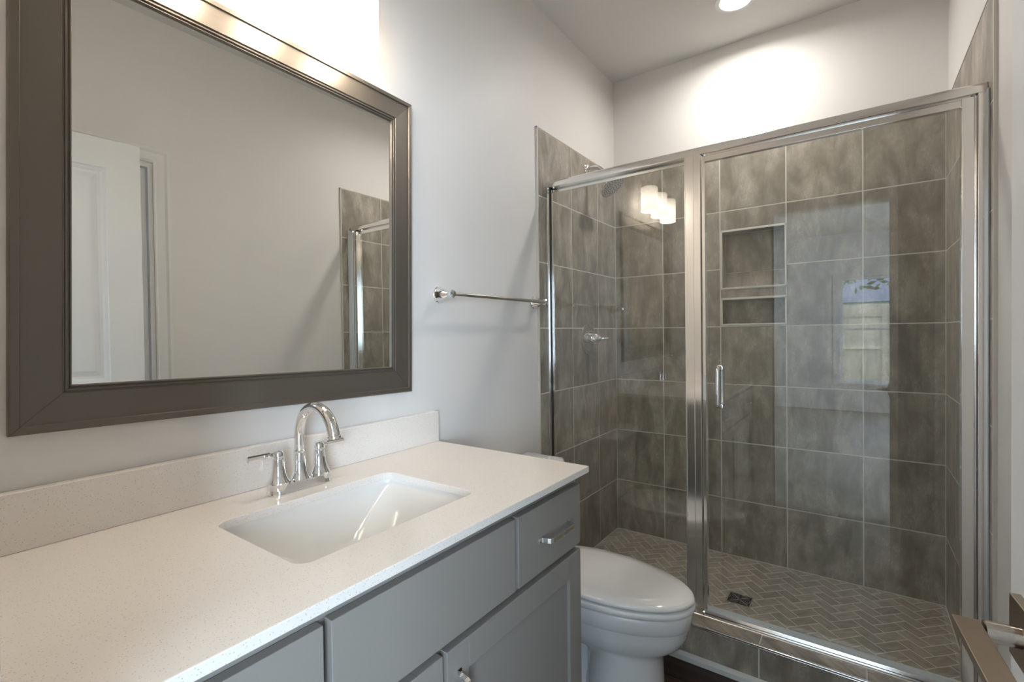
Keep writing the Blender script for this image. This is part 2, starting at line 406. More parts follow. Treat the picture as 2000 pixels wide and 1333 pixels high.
# bathroom floor: dark planks running across the room
def planks(bm, x0, x1, y0, y1, z, w, ln, along='x', th=.01, gap=.0012):
    uvl = bm.loops.layers.uv.new('uv') if not bm.loops.layers.uv else bm.loops.layers.uv['uv']
    a0, a1, c0, c1 = (x0, x1, y0, y1) if along == 'x' else (y0, y1, x0, x1)
    c = c0; k = 0
    while c < c1-1e-6:
        ce = min(c+w, c1); a = a0-rng.random()*ln
        while a < a1:
            s, e = max(a, a0), min(a+ln, a1)
            if e-s > .01:
                P = [(s+gap, c+gap), (e-gap, c+gap), (e-gap, ce-gap), (s+gap, ce-gap)]
                vs = [bm.verts.new((p[0], p[1], z) if along == 'x' else (p[1], p[0], z)) for p in P]
                f = bm.faces.new(vs)
                for l, p in zip(f.loops, P): l[uvl].uv = (p[0], p[1])
                lo = [bm.verts.new((v.co.x, v.co.y, z-th)) for v in vs]
                for q in range(4):
                    f2 = bm.faces.new((vs[q], lo[q], lo[(q+1) % 4], vs[(q+1) % 4]))
                    for l in f2.loops: l[uvl].uv = (s, c)
            a += ln
        c = ce; k += 1
b = BM(); planks(b, XL, XR, RY-.115, -.874, FZ, .13, 1.2, 'x')
fl = struct(obj('floor', b, 'wood'), 'dark brown wood-look plank floor')
b = BM(); box(b, XL-.12, XR+.12, RY-.115, .22, FZ-.05, FZ-.009); obj('subfloor', b, 'dark', fl)

# shower floor: herringbone mosaic
def clip_poly(poly, x0, x1, y0, y1):
    def cut(P, f, inter):
        out = []
        for i in range(len(P)):
            a, c = P[i], P[(i+1) % len(P)]
            if f(a): out.append(a)
            if f(a) != f(c): out.append(inter(a, c))
        return out
    def ix(v): return lambda a, c: (v, a[1]+(c[1]-a[1])*(v-a[0])/(c[0]-a[0]))
    def iy(v): return lambda a, c: (a[0]+(c[0]-a[0])*(v-a[1])/(c[1]-a[1]), v)
    for f, it in ((lambda p: p[0] >= x0, ix(x0)), (lambda p: p[0] <= x1, ix(x1)), (lambda p: p[1] >= y0, iy(y0)), (lambda p: p[1] <= y1, iy(y1))):
        if len(poly) < 3: return []
        poly = cut(poly, f, it)
    return poly
b = BM(); uvl = b.loops.layers.uv.new('uv')
w = .0502; g = .0019; c45 = math.sqrt(.5)
def herr(p0, p1, q0, q1, vert):
    P = [(p0+g, q0+g), (p1-g, q0+g), (p1-g, q1-g), (p0+g, q1-g)]
    XY = [(.713+(p-q)*c45, -.377+(p+q)*c45) for p, q in P]
    XYc = clip_poly(XY, .003, 1.502, -.744, -.003)
    if len(XYc) < 3: return
    ar = abs(sum(XYc[i][0]*XYc[(i+1) % len(XYc)][1]-XYc[(i+1) % len(XYc)][0]*XYc[i][1] for i in range(len(XYc))))/2
    if ar < 2e-5: return
    vs = [b.verts.new((x, y, SF)) for x, y in XYc]
    f = b.faces.new(vs)
    for l, (x, y) in zip(f.loops, XYc):
        dx, dy = x-.713, y+.377; p = (dx+dy)*c45; q = (dy-dx)*c45
        l[uvl].uv = (q, p) if vert else (p, q)
    lo = [b.verts.new((x, y, SF-.002)) for x, y in XYc]
    for i in range(len(vs)):
        j = (i+1) % len(vs); f2 = b.faces.new((vs[i], lo[i], lo[j], vs[j]))
        for l in f2.loops: l[uvl].uv = (0, 0)
for i in range(-40, 41):
    for j in range(-14, 15):
        ox, oy = (i+4*j)*w, i*w
        herr(ox, ox+2*w, oy, oy+w, False); herr(ox+2*w, ox+3*w, oy-w, oy+w, True)
sfl = struct(obj('floor_shower', b, 'herring'), 'beige herringbone mosaic shower floor')
b = BM(); box(b, 0, 1.505, -.745, 0, FZ-.01, SF-.0004); obj('grout', b, 'grout_floor', sfl)

# shower curb
cu = thing('shower_curb', 'low grey tiled curb under the glass shower front', 'curb', (.7525, -.81, FZ))
b = BM(); box(b, .001, 1.504, -.873, -.747, FZ, .1015); obj('grout_core', b, 'grout', cu)
b = BM(); tile_rects(b, [(a, c, FZ+.028, .0955) for a, c in zip(XC, XC[1:])], lambda a, c, h: (a, -.875-h, c), 0)
obj('front_tile', b, 'tile', cu)
b = BM(); tile_rects(b, [(a, c, -.868, -.746) for a, c in zip(XC, XC[1:])], lambda a, c, h: (a, c, .1035+h), 0)
obj('top_tile', b, 'tile', cu)
b = BM(); tile_rects(b, [(a, c, SF, .1) for a, c in zip(XC, XC[1:])], lambda a, c, h: (a, -.745+h, c), 0)
obj('inner_tile', b, 'tile', cu)
b = BM(); box(b, .001, 1.504, -.8775, -.869, .0945, .0975); box(b, .001, 1.504, -.8775, -.866, .0985, .1045)
obj('edge_trim', b, 'alu', cu, bevel=.001)
# white shoe moulding along the curb
b = BM(); prof = [(-.8755, FZ), (-.8865, FZ), (-.8865, FZ+.018), (-.8835, FZ+.026), (-.8755, FZ+.031)]
loft(b, [[(x, y, z) for y, z in prof] for x in (XL, XR)]); struct(obj('trim_1', b, 'shoe'), 'white shoe moulding at the foot of the shower curb')
b = BM(); box(b, XR-.012, XR, -1.82, -.877, FZ, FZ+.10); struct(obj('baseboard_right', b, 'white', bevel=.002))
b = BM(); box(b, XL, XL+.012, -1.56, -.877, FZ, FZ+.10); struct(obj('baseboard_left', b, 'white', bevel=.002))

# ---------------------------------------------------------------- shower enclosure
GY = -.78
en = thing('shower_enclosure', 'aluminium framed glass shower front with hinged door standing on the curb', 'shower enclosure', (.75, GY, .1035))
# header: rounded front profile
b = BM(); pr = [(-.757, 1.913), (-.757, 1.938), (-.762, 1.9445), (-.775, 1.947), (-.790, 1.9455), (-.799, 1.940), (-.803, 1.931), (-.8025, 1.914), (-.801, 1.9125), (-.797, 1.9125), (-.797, 1.918), (-.763, 1.918), (-.763, 1.913)]
loft(b, [[(x, y, z) for y, z in pr] for x in (.0015, 1.5035)]); obj('header', b, 'alu', en, smooth=35)
b = BM(); box(b, .016, .640, -.7735, -.766, 1.893, 1.918); obj('header_lip', b, 'alu', en, bevel=.001)
# wall jambs
b = BM(); box(b, .0015, .011, -.806, -.757, .1045, 1.913)
obj('wall_jamb', b, 'alu', en, bevel=.0006)
b = BM(); box(b, .011, .0155, -.784, -.776, .1175, 1.913); obj('glazing_gasket', b, 'dark', en)
b = BM(); box(b, 1.4835, 1.5035, -.803, -.757, .1045, 1.913)
obj('wall_jamb', b, 'alu', en, bevel=.0015)
b = BM(); box(b, 1.5005, 1.5038, -.826, -.803, .1045, 1.913); obj('jamb_gasket', b, 'rubber', en)
# centre post with two shallow flutes
b = BM(); box(b, .642, .702, -.803, -.757, .1045, 1.914)
box(b, .6415, .6455, -.8045, -.802, .1045, 1.914); box(b, .6745, .677, -.8045, -.802, .1045, 1.914); box(b, .6995, .7025, -.8045, -.802, .1045, 1.914)
obj('centre_post', b, 'alu', en, bevel=.001)
# sill
b = BM(); pr = [(-.757, .1045), (-.757, .116), (-.772, .116), (-.772, .120), (-.790, .120), (-.790, .117), (-.812, .118), (-.8175, .1175), (-.8195, .115), (-.8195, .1045)]
loft(b, [[(x, y, z) for y, z in pr] for x in (.0015, 1.5035)]); obj('sill', b, 'alu', en)
b = BM(); box(b, .0155, .643, GY-.003, GY+.003, .117, 1.916); o = obj('fixed_glass', b, 'glass', en); o['label'] = 'clear fixed glass panel'
# door: frame with its glass, pull handle, catch and sweep
b = BM()
box(b, 1.4485, 1.476, -.800, -.768, .128, 1.906)          # hinge stile
box(b, .7045, .7165, -.793, -.767, .128, 1.906)           # slim latch stile
box(b, .7165, 1.4485, -.792, -.772, 1.884, 1.906)         # top rail
df = obj('door_frame', b, 'alu', en, bevel=.0012)
b = BM(); box(b, .717, 1.4488, GY-.003, GY+.003, .140, 1.885); o = obj('door_glass', b, 'glass', df); o['label'] = 'clear glass of the shower door'
b = BM(); box(b, .7045, 1.476, -.7845, -.7755, .121, .142); obj('door_sweep', b, 'rubber', df, bevel=.001)
b = BM(); box(b, .7045, 1.476, -.793, -.7845, .121, .1275); obj('drip_rail', b, 'alu', df, bevel=.001)
b = BM(); tube(b, [(1.4795, -.79, .12), (1.4795, -.79, 1.91)], .0032); obj('hinge_rod', b, 'alu', df, smooth=True)
def d_pull(y, s):
    bb = BM(); R = .012; pts = [(.765, y, .935)]
    for k in range(0, 7):
        a = k/6*pi/2; pts.append((.765, y+s*(.036-R+R*sin(a)), .935-.0+(-0)+R*(1-cos(a))))
    for k in range(0, 7):
        a = k/6*pi/2; pts.append((.765, y+s*(.036-R+R*cos(a)), 1.083-R+R*sin(a)))
    pts.append((.765, y, 1.083)); tube(bb, pts, .0085, 16)
    lathe(bb, [(.012, 0), (.012, .003), (.009, .004)], (.765, y, .935), (0, s, 0), 20); lathe(bb, [(.012, 0), (.012, .003), (.009, .004)], (.765, y, 1.083), (0, s, 0), 20)
    return bb
o = obj('pull_handle', d_pull(GY-.003, -1), 'chrome', df, smooth=True); o['label'] = 'chrome D handle outside the glass'
o = obj('pull_handle', d_pull(GY+.003, 1), 'chrome', df, smooth=True); o['label'] = 'chrome D handle inside the glass'
b = BM(); box(b, .7045, .7165, -.7965, -.7935, .957, 1.058); obj('catch_plate', b, 'plate', df, bevel=.001)

# ---------------------------------------------------------------- shower fittings
sh = thing('showerhead', 'round chrome shower head on an arm from the left tiled wall', 'shower head', (0, -.372, 2.12))
b = BM(); lathe(b, [(.030, .0005), (.030, .004), (.022, .010), (.012, .013)], (0, -.372, 2.12), (1, 0, 0), 32); obj('flange', b, 'chrome', sh, smooth=True)
hn = Vector((sin(radians(40)), 0, -cos(radians(40)))); hc = Vector((.153, -.372, 2.000))
b = BM(); pts = [(.004, -.372, 2.12), (.045, -.372, 2.12), (.070, -.372, 2.115), (.088, -.372, 2.100), tuple(hc-hn*.062+Vector((-.008, 0, .012))), tuple(hc-hn*.055)]
tube(b, pts, .0105, 16); obj('arm', b, 'chrome', sh, smooth=True)
b = BM(); lathe(b, [(.013, -.066), (.015, -.058), (.013, -.05), (.016, -.046), (.020, -.036), (.030, -.030), (.062, -.022), (.073, -.016), (.0755, -.006), (.074, .0), (.068, .0015), (.0, .0015)], hc, hn, 48)
head = obj('head_shell', b, 'chrome', sh, smooth=35)
b = BM(); lathe(b, [(.066, .0012), (.066, .0028), (.0, .0032)], hc, hn, 48); obj('spray_face', b, plain('spray_face', (.78, .77, .75), .35, .0), sh, smooth=35)
b = BM(); e1 = hn.orthogonal().normalized(); e2 = hn.cross(e1)
for ring, cnt in ((.012, 5), (.024, 9), (.036, 14), (.047, 18), (.058, 23)):
    for k in range(cnt):
        a = 2*pi*k/cnt+ring*40
        lathe(b, [(.0027, .0026), (.0024, .0042), (.001, .0045)], hc+(e1*cos(a)+e2*sin(a))*ring, hn, 6)
nz = obj('nozzles', b, 'dark', sh, smooth=True); nz['label'] = 'dark rubber spray nozzles'

sv = thing('shower_valve', 'round chrome shower valve with lever handle on the left tiled wall', 'shower valve', (0, -.379, 1.193))
b = BM(); lathe(b, [(.084, .0005), (.084, .004), (.080, .007), (.055, .009), (.0, .010)], (0, -.379, 1.193), (1, 0, 0), 48); obj('escutcheon', b, 'chrome', sv, smooth=True)
b = BM(); lathe(b, [(.036, .008), (.034, .030), (.030, .046), (.028, .050), (.029, .053), (.022, .062), (.016, .066), (.017, .070), (.011, .078), (.0, .081)], (0, -.379, 1.193), (1, 0, 0), 32); obj('handle_hub', b, 'chrome', sv, smooth=35)
b = BM(); tube(b, [(.040, -.379, 1.193), (.085, -.377, 1.1935), (.100, -.374, 1.194), (.118, -.371, 1.1945)], [.010, .0085, .0065, .0045], 14); obj('lever', b, 'chrome', sv, smooth=True)

dr = thing('shower_drain', 'square chrome drain grate in the mosaic shower floor', 'drain', (.768, -.445, SF))
b = BM()
for q in ((.719, .724, -.493, -.397), (.812, .817, -.493, -.397), (.724, .812, -.493, -.488), (.724, .812, -.402, -.397)): box(b, *q, SF-.001, SF+.0035)
obj('rim', b, 'chrome', dr, bevel=.0006)
b = BM(); box(b, .724, .812, -.488, -.402, SF-.001, SF+.0008); obj('well', b, 'dark', dr)
b = BM()
for r in (.010, .018, .026, .034, .041):
    n = 40
    for k in range(4):
        a0 = k*pi/2+.12+(.4 if int(r*1000) % 2 else 0); a1 = a0+pi/2-.24
        pts = [(.768+r*cos(a0+(a1-a0)*t/9), -.445+r*sin(a0+(a1-a0)*t/9), SF+.0022) for t in range(10)]
        ribbon(b, pts, .0028, .0022, (0, 0, 1))
for s in range(4):
    a = s*pi/2+pi/4
    ribbon(b, [(.768, -.445, SF+.002), (.768+.058*cos(a), -.445+.058*sin(a), SF+.002)], .003, .004, (0, 0, 1))
obj('grate', b, 'chrome', dr)

# ---------------------------------------------------------------- lights
cl = thing('recessed_light', 'round white ceiling light above the shower', 'ceiling light', (.747, -.345, CZ))
b = BM(); lathe(b, [(.088, -.0005), (.088, -.004), (.082, -.007), (.068, -.007), (.0665, -.004), (.0665, -.0005)], (.747, -.345, CZ), (0, 0, 1), 48); obj('trim_ring', b, 'white', cl, smooth=True)
b = BM(); lathe(b, [(.066, -.004), (.064, -.0065), (.0, -.0068)], (.747, -.345, CZ), (0, 0, 1), 48); obj('lens', b, 'lens', cl, smooth=True)

vl = thing('vanity_light', 'three-light wall fixture with white cylinder shades above the mirror', 'wall light', (XL, -2.105, 2.20))
b = BM(); box(b, XL, XL+.016, -2.165, -2.045, 2.145, 2.265); obj('backplate', b, 'nickel', vl, bevel=.002)
b = BM(); box(b, XL+.014, .05, -2.115, -2.095, 2.203, 2.219); box(b, .046, .062, -2.33, -1.88, 2.203, 2.219); obj('crossbar', b, 'nickel', vl, bevel=.0015)
SY = (-1.915, -2.105, -2.295); SX = .088
for y in SY:
    b = BM(); box(b, .060, SX, y-.008, y+.008, 2.203, 2.217); lathe(b, [(.022, -.04), (.024, -.0385), (.024, -.012), (.016, 0)], (SX, y, 2.215), (0, 0, 1), 24); arm = obj('lamp_arm', b, 'nickel', vl, smooth=35)
    b = BM(); lathe(b, [(.024, .1585), (.050, .1585), (.054, .1545), (.054, .0), (.0505, .0), (.0505, .151), (.024, .155)], (SX, y, 2.020), (0, 0, 1), 40, False, False)
    bmesh.ops.remove_doubles(b, verts=b.verts[:], dist=1e-6)
    o = obj('shade', b, 'shade', vl, smooth=40); o['label'] = 'lit white opal glass cylinder'
    b = BM(); lathe(b, [(.0, .0), (.016, .003), (.026, .014), (.029, .030), (.026, .046), (.016, .066), (.013, .085)], (SX, y, 2.055), (0, 0, 1), 24); obj('bulb', b, 'bulb', o, smooth=True)

# ---------------------------------------------------------------- mirror (hangs slightly crooked)
MW, MH = .9235, .943; ang = math.atan2(-.017, .9232)
mi = thing('wall_mirror', 'large rectangular mirror in a dark bronze frame above the vanity', 'mirror', (XL, -2.1195, 1.519), local=True, rot=(ang, 0, 0))
b = BM(); prof = [(0, 0), (0, .014), (.003, .0175), (.0135, .0185), (.0155, .0145), (.040, .0155), (.069, .0175), (.0705, .0145), (.0725, .0145), (.074, .0165), (.0765, .0165), (.078, .0125), (.0795, .0125), (.081, .0145), (.0825, .0145), (.0845, .0085), (.0845, .002)]
def rect_ring(d, h): return [(h, s*(MW/2-d), t*(MH/2-d)) for s, t in ((-1, -1), (1, -1), (1, 1), (-1, 1))]
loft(b, [rect_ring(d, h) for d, h in prof], False, False); obj('frame', b, 'frame', mi)
for s, t in ((-1, -1), (1, -1), (1, 1), (-1, 1)):   # fine mitre joints at the corners
    b = BM()
    pts = [Vector((h+.0001, s*(MW/2-d), t*(MH/2-d))) for d, h in prof[1:-1]]
    ribbon(b, pts, .0005, .0004, Vector((0, s, -t)))
    obj('mitre_joint', b, 'dark', mi)
b = BM(); box(b, .002, .008, -MW/2+.08, MW/2-.08, -MH/2+.08, MH/2-.08); obj('mirror_glass', b, 'mirror', mi)

# ---------------------------------------------------------------- vanity
CT = .856; VX = .552; FX = .572; VY0, VY1 = -2.672, -1.574
va = thing('vanity_cabinet', 'grey shaker vanity cabinet with chrome pulls under a white countertop', 'vanity', (.28, -2.12, FZ))
b = BM(); T_ = .018; zb, zt_ = FZ+.10, CT-.0185
box(b, XL, VX-.0195, VY1-T_, VY1, zb, zt_); box(b, XL, VX-.0195, VY0, VY0+T_, zb, zt_)
box(b, XL, VX-.0195, VY0+T_, VY1-T_, zb, zb+T_); box(b, XL, XL+.006, VY0+T_, VY1-T_, zb+T_, zt_)
bmesh.ops.remove_doubles(b, verts=b.verts[:], dist=1e-6); obj('cabinet_box', b, 'cabinet', va)
b = BM(); box(b, VX-.019, VX, VY0, VY1, .800, zt_); box(b, VX-.019, VX, VY0, VY1, .620, .650); box(b, VX-.019, VX, VY0, VY1, zb, zb+.03)
for y_ in (VY0, -2.37, -2.13, -1.89, VY1-.03): box(b, VX-.019, VX, y_, y_+.03, zb+.03, .62); box(b, VX-.019, VX, y_, y_+.03, .65, .80)
obj('face_frame', b, 'cabinet', va)
b = BM(); box(b, XL, VX-.07, VY0, VY1, FZ, FZ+.0995); obj('toe_kick', b, 'cabinet', va)
def slab(y0, y1, z0, z1):
    bb = BM(); box(bb, VX+.001, FX, y0, y1, z0, z1); return bb
ZT, ZM, ZD = .808, .645, .629
def pull(parent, org, d, L=.127, w=.012):
    """flat bar pull: d is the unit direction of the bar, foot - curve - bar - curve - foot"""
    org = Vector(org); d = Vector(d); n = Vector((1, 0, 0)); wd = n.cross(d)
    h = L/2; pts = []
    prof_ = [(-h-.012, .0015), (-h-.004, .0015), (-h, .003), (-h+.0015, .008), (-h+.003, .018), (-h+.0055, .0245), (-h+.012, .0275), (0, .0285)]
    prof_ += [(-a, c) for a, c in reversed(prof_[:-1])]
    bb = BM(); ribbon(bb, [org+d*a+n*c for a, c in prof_], w, .0032, wd)
    return obj('pull_handle', bb, 'chrome', parent, bevel=.0006)
d1 = obj('drawer_front', slab(-1.870, -1.574, ZM, ZT), 'cabinet', va, bevel=.0012)
pull(d1, (FX, -1.712, .724), (0, 1, 0))
obj('false_front', slab(-2.344, -1.883, ZM, ZT), 'cabinet', va, bevel=.0012)
d2 = obj('drawer_front', slab(-2.672, -2.357, ZM, ZT), 'cabinet', va, bevel=.0012)
pull(d2, (FX, -2.515, .724), (0, 1, 0))
def shaker(y0, y1, z0, z1):
    bb = BM(); r = .062; xb = VX+.001
    box(bb, xb, FX, y0, y0+r, z0, z1); box(bb, xb, FX, y1-r, y1, z0, z1)
    box(bb, xb, FX, y0+r+.0003, y1-r-.0003, z1-r, z1); box(bb, xb, FX, y0+r+.0003, y1-r-.0003, z0, z0+r)
    dd = obj('door', bb, 'cabinet', va, bevel=.0008)
    bb = BM(); box(bb, xb+.002, FX-.009, y0+r-.004, y1-r+.004, z0+r-.004, z1-r+.004); obj('door_panel', bb, 'cabinet', dd)
    return dd
da = shaker(-2.105, -1.574, FZ+.105, ZD); pull(da, (FX, -2.074, .508), (0, 0, 1))
db = shaker(-2.672, -2.117, FZ+.105, ZD); pull(db, (FX, -2.148, .508), (0, 0, 1))

# countertop with rectangular cut-out
def rrect(x0, x1, y0, y1, r, z, n=8):
    P = []
    for cx_, cy_, a0 in ((x1-r, y1-r, 0), (x0+r, y1-r, 90), (x0+r, y0+r, 180), (x1-r, y0+r, 270)):
        for k in range(n+1):
            a = radians(a0+90*k/n); P.append((cx_+r*cos(a), cy_+r*sin(a), z))
    return P
ct = thing('countertop', 'off-white speckled quartz countertop with backsplash on the grey vanity', 'countertop', (.29, -2.11, CT-.018))
b = BM()
out = [(.592, -1.556, CT), (XL+.0005, -1.556, CT), (XL+.0005, -2.695, CT), (.592, -2.695, CT)]
SK = (.165, .472, -2.333, -1.900)
inn = rrect(SK[0], SK[1], SK[2], SK[3], .028, CT)
vo = [b.verts.new(p) for p in out]; vi = [b.verts.new(p) for p in inn]
ed = [b.edges.new((vs[i], vs[(i+1) % len(vs)])) for vs in (vo, vi) for i in range(len(vs))]
bmesh.ops.triangle_fill(b, use_beauty=True, edges=ed)
top = b.faces[:]
low = {v: b.verts.new((v.co.x, v.co.y, CT-.018)) for v in vo+vi}
for f in top: b.faces.new([low[v] for v in reversed(f.verts[:])])
for vs in (vo, vi):
    for i in range(len(vs)):
        j = (i+1) % len(vs); b.faces.new((vs[i], vs[j], low[vs[j]], low[vs[i]]))
obj('slab', b, 'quartz', ct, bevel=.0018)
b = BM(); box(b, XL+.0005, .018, -2.695, -1.556, CT+.0004, CT+.104); obj('backsplash', b, 'quartz', ct, bevel=.001)

# undermount basin
sk = thing('sink', 'white rectangular undermount sink set in the countertop', 'sink', (.318, -2.116, .70))
b = BM(); rings = []
x0, x1, y0, y1 = SK
levels = [(.838, -.003, -.003, .027), (.830, -.003, -.003, .026), (.825, -.001, .003, .022), (.815, .002, .018, .016), (.800, .006, .038, .014), (.780, .012, .066, .014), (.760, .020, .094, .014), (.742, .031, .122, .015), (.728, .046, .146, .018), (.718, .066, .166, .02), (.713, .090, .182, .02), (.711, .115, .194, .014)]
for z, ix_, iy_, r in levels: rings.append(rrect(x0+ix_, x1-ix_, y0+iy_, y1-iy_, r, z, 10))
# the outside shell of the bowl
rings_o = [rrect(x0-.02, x1+.02, y0-.02, y1+.02, .03, .8375, 10), rrect(x0-.02, x1+.02, y0-.02, y1+.02, .03, .828, 10), rrect(x0-.008, x1+.008, y0-.008, y1+.008, .03, .82, 10), rrect(x0+.02, x1-.02, y0+.08, y1-.08, .03, .72, 10), rrect(x0+.08, x1-.08, y0+.15, y1-.15, .04, .695, 10)]
loft(b, list(reversed(rings_o))+rings, True, True)
obj('bowl', b, 'basin', sk, smooth=50)
b = BM(); lathe(b, [(.022, 0), (.022, .002), (.016, .003), (.0, .0025)], (.318, -2.116, .7115), (0, 0, 1), 24); obj('drain', b, 'chrome', sk, smooth=True)

# ---------------------------------------------------------------- faucet
FXc, FYc = .092, -2.110
fa = thing('faucet', 'chrome two-handle gooseneck faucet on the white countertop', 'faucet', (FXc, FYc, CT))
def oval(a, c, z, n=40):   # stadium along y
    P = []
    for k in range(n):
        t = pi*((k if k < n//2 else k-n//2)/(n//2-1))+(0 if k < n//2 else pi); cx_, sy = cos(t), sin(t)
        P.append((FXc+c*cx_, FYc+(a-c)*(1 if k < n//2 else -1)+c*sy, z))
    return P
b = BM(); loft(b, [oval(.079, .0295, CT+.0002), oval(.079, .0295, CT+.003), oval(.0765, .027, CT+.006), oval(.0745, .0255, CT+.021), oval(.073, .024, CT+.0235), oval(.066, .016, CT+.024)])
obj('base_plate', b, 'chrome', fa, smooth=35)
for s in (-1, 1):
    y = FYc+s*.0525
    b = BM(); lathe(b, [(.0262, .012), (.0262, .0265), (.0245, .0275), (.0228, .031), (.0182, .040), (.0150, .054), (.0136, .068), (.0130, .081), (.0100, .0830), (.0100, .0860), (.0120, .0870), (.0120, .0935), (.0095, .0995), (.0, .1020)], (FXc, y, CT), (0, 0, 1), 28)
    hb = obj('handle_post', b, 'chrome', fa, smooth=30)
    b = BM(); tube(b, [(FXc, y+s*.004, CT+.092), (FXc, y+s*.018, CT+.0925), (FXc, y+s*.020, CT+.0925), (FXc, y+s*.0205, CT+.0925), (FXc, y+s*.068, CT+.0925), (FXc, y+s*.070, CT+.0925)], [.0045, .0045, .005, .0072, .0078, .0062], 8)
    obj('lever', b, 'chrome', hb, smooth=25)
b = BM(); lathe(b, [(.0265, .019), (.0245, .023), (.0185, .034), (.0150, .050), (.0133, .070), (.0128, .086), (.0142, .0885), (.0142, .0915), (.0118, .093)], (FXc, FYc, CT), (0, 0, 1), 32); obj('spout_base', b, 'chrome', fa, smooth=30)
b = BM(); R = .072; zc = CT+.130; pts = [(FXc, FYc, CT+.090), (FXc, FYc, CT+.11)]; rad = [.0112, .0112]
for k in range(0, 21):
    a = radians(180-k*8.6); pts.append((FXc+R+R*cos(a), FYc, zc+R*sin(a))); rad.append(.0112+.0028*max(0, k-8)/12)
tube(b, pts, rad, 24); obj('spout', b, 'chrome', fa, smooth=True)
e = Vector(pts[-1]); dd_ = (Vector(pts[-1])-Vector(pts[-2])).normalized()
b = BM(); lathe(b, [(.0142, -.002), (.0158, .0), (.0160, .005), (.0125, .0055)], e, dd_, 24); obj('aerator', b, 'chrome', fa, smooth=30)

# ---------------------------------------------------------------- towel bar
tb = thing('towel_bar', 'chrome towel bar with flared posts on the wall beside the mirror', 'towel bar', (XL, -1.21, 1.366))
for y in (-1.520, -.905):
    b = BM(); lathe(b, [(.030, .0003), (.030, .003), (.0275, .006), (.0265, .008), (.0225, .020), (.0165, .036), (.0105, .046), (.0095, .049), (.0125, .053), (.0150, .060), (.0140, .069), (.0100, .073), (.0, .0745)], (XL, y, 1.366), (1, 0, 0), 32); obj('post', b, 'chrome', tb, smooth=30)
b = BM(); tube(b, [(XL+.062, -1.523, 1.366), (XL+.062, -.902, 1.366)], .0078, 20); obj('bar', b, 'chrome', tb, smooth=True)

# ---------------------------------------------------------------- toilet
TY = -1.202
to = thing('toilet', 'white two-piece toilet between the vanity and the shower', 'toilet', (.40, TY, FZ))
def egg(xb, xf, w, z, n=56, cx=None, pb=2.6, pf=2.0):
    """outline: blunt back at xb, rounded nose at xf, half-width w"""
    if cx is None: w = w*.94
    cx = (xb+(xf-xb)*.43) if cx is None else cx; P = []
    for k in range(n):
        t = 2*pi*k/n; c_, s_ = cos(t), sin(t); p = pf if c_ >= 0 else pb
        rr = (abs(c_)**p+abs(s_)**p)**(-1/p)
        a = (xf-cx) if c_ >= 0 else (cx-xb)
        P.append((cx+a*rr*c_, TY+w*rr*s_, z))
    return P
# pedestal + bowl as one continuous porcelain body
b = BM()
loft(b, [egg(.40, .690, .128, FZ, cx=.55), egg(.40, .690, .128, FZ+.012, cx=.55), egg(.41, .682, .120, FZ+.03, cx=.55), egg(.42, .674, .114, .06, cx=.55), egg(.42, .672, .112, .13, cx=.55), egg(.41, .674, .115, .160, cx=.55),
         egg(.36, .684, .126, .176), egg(.26, .712, .142, .192), egg(.19, .738, .158, .215), egg(.16, .752, .169, .245), egg(.155, .758, .174, .275), egg(.155, .7595, .175, .279), egg(.155, .7655, .179, .284), egg(.155, .768, .180, .318), egg(.155, .767, .1795, .328), egg(.16, .764, .177, .331), egg(.22, .68, .12, .331)])
obj('bowl', b, 'porcelain', to, smooth=60)
b = BM(); loft(b, [egg(.05, .50, .118, FZ), egg(.05, .50, .118, FZ+.012), egg(.06, .50, .098, FZ+.03), egg(.08, .50, .080, .07), egg(.10, .50, .078, .12), egg(.10, .50, .096, .20), egg(.09, .45, .120, .27), egg(.06, .40, .150, .325), egg(.05, .38, .155, .331)])
obj('trapway', b, 'porcelain', to, smooth=60)
b = BM(); loft(b, [egg(.215, .766, .176, .3355), egg(.212, .775, .1815, .3375), egg(.212, .7785, .1835, .344), egg(.213, .777, .1825, .352), egg(.215, .773, .179, .3550), egg(.23, .70, .14, .3550)])
obj('seat', b, 'porcelain', to, smooth=45)
b = BM(); loft(b, [egg(.205, .764, .174, .3595), egg(.200, .773, .180, .3610), egg(.200, .776, .1825, .366), egg(.203, .772, .180, .3730), egg(.212, .762, .172, .3780), egg(.26, .71, .135, .3812), egg(.36, .58, .06, .3825)])
obj('lid', b, 'porcelain', to, smooth=60)
for s in (-1, 1):
    b = BM(); lathe(b, [(.014, -.03), (.016, -.028), (.016, .028), (.014, .03)], (.213, TY+s*.075, .364), (0, 1, 0), 20)
    obj('seat_hinge', b, 'porcelain', to, smooth=35)
def tank_ring(x0, x1, w, z, bow=.018, n=14):
    P = [(x0, TY-w, z)]
    for k in range(n+1):
        t = -1+2*k/n; P.append((x1+bow*(1-t*t)-(.012 if abs(t) == 1 else 0), TY+t*w, z))
    P.append((x0, TY+w, z)); return P
b = BM(); loft(b, [tank_ring(.012, .172, .190, .337), tank_ring(.010, .182, .196, .36), tank_ring(.008, .188, .208, .56), tank_ring(.008, .190, .212, .664)]); obj('tank', b, 'porcelain', to, smooth=50, bevel=.004)
b = BM(); loft(b, [tank_ring(.005, .194, .216, .666), tank_ring(.003, .200, .221, .672), tank_ring(.003, .200, .221, .690), tank_ring(.006, .194, .215, .699), tank_ring(.02, .17, .19, .704)]); obj('tank_lid', b, 'porcelain', to, smooth=50)
b = BM(); lathe(b, [(.013, .0), (.013, .006), (.007, .008), (.007, .016)], (.192, TY-.155, .620), (1, 0, 0), 20); tube(b, [(.206, TY-.155, .620), (.208, TY-.120, .615), (.208, TY-.085, .610)], [.006, .005, .006], 12)
o = obj('flush_lever', b, 'chrome', to, smooth=True); o['label'] = 'chrome flush lever'
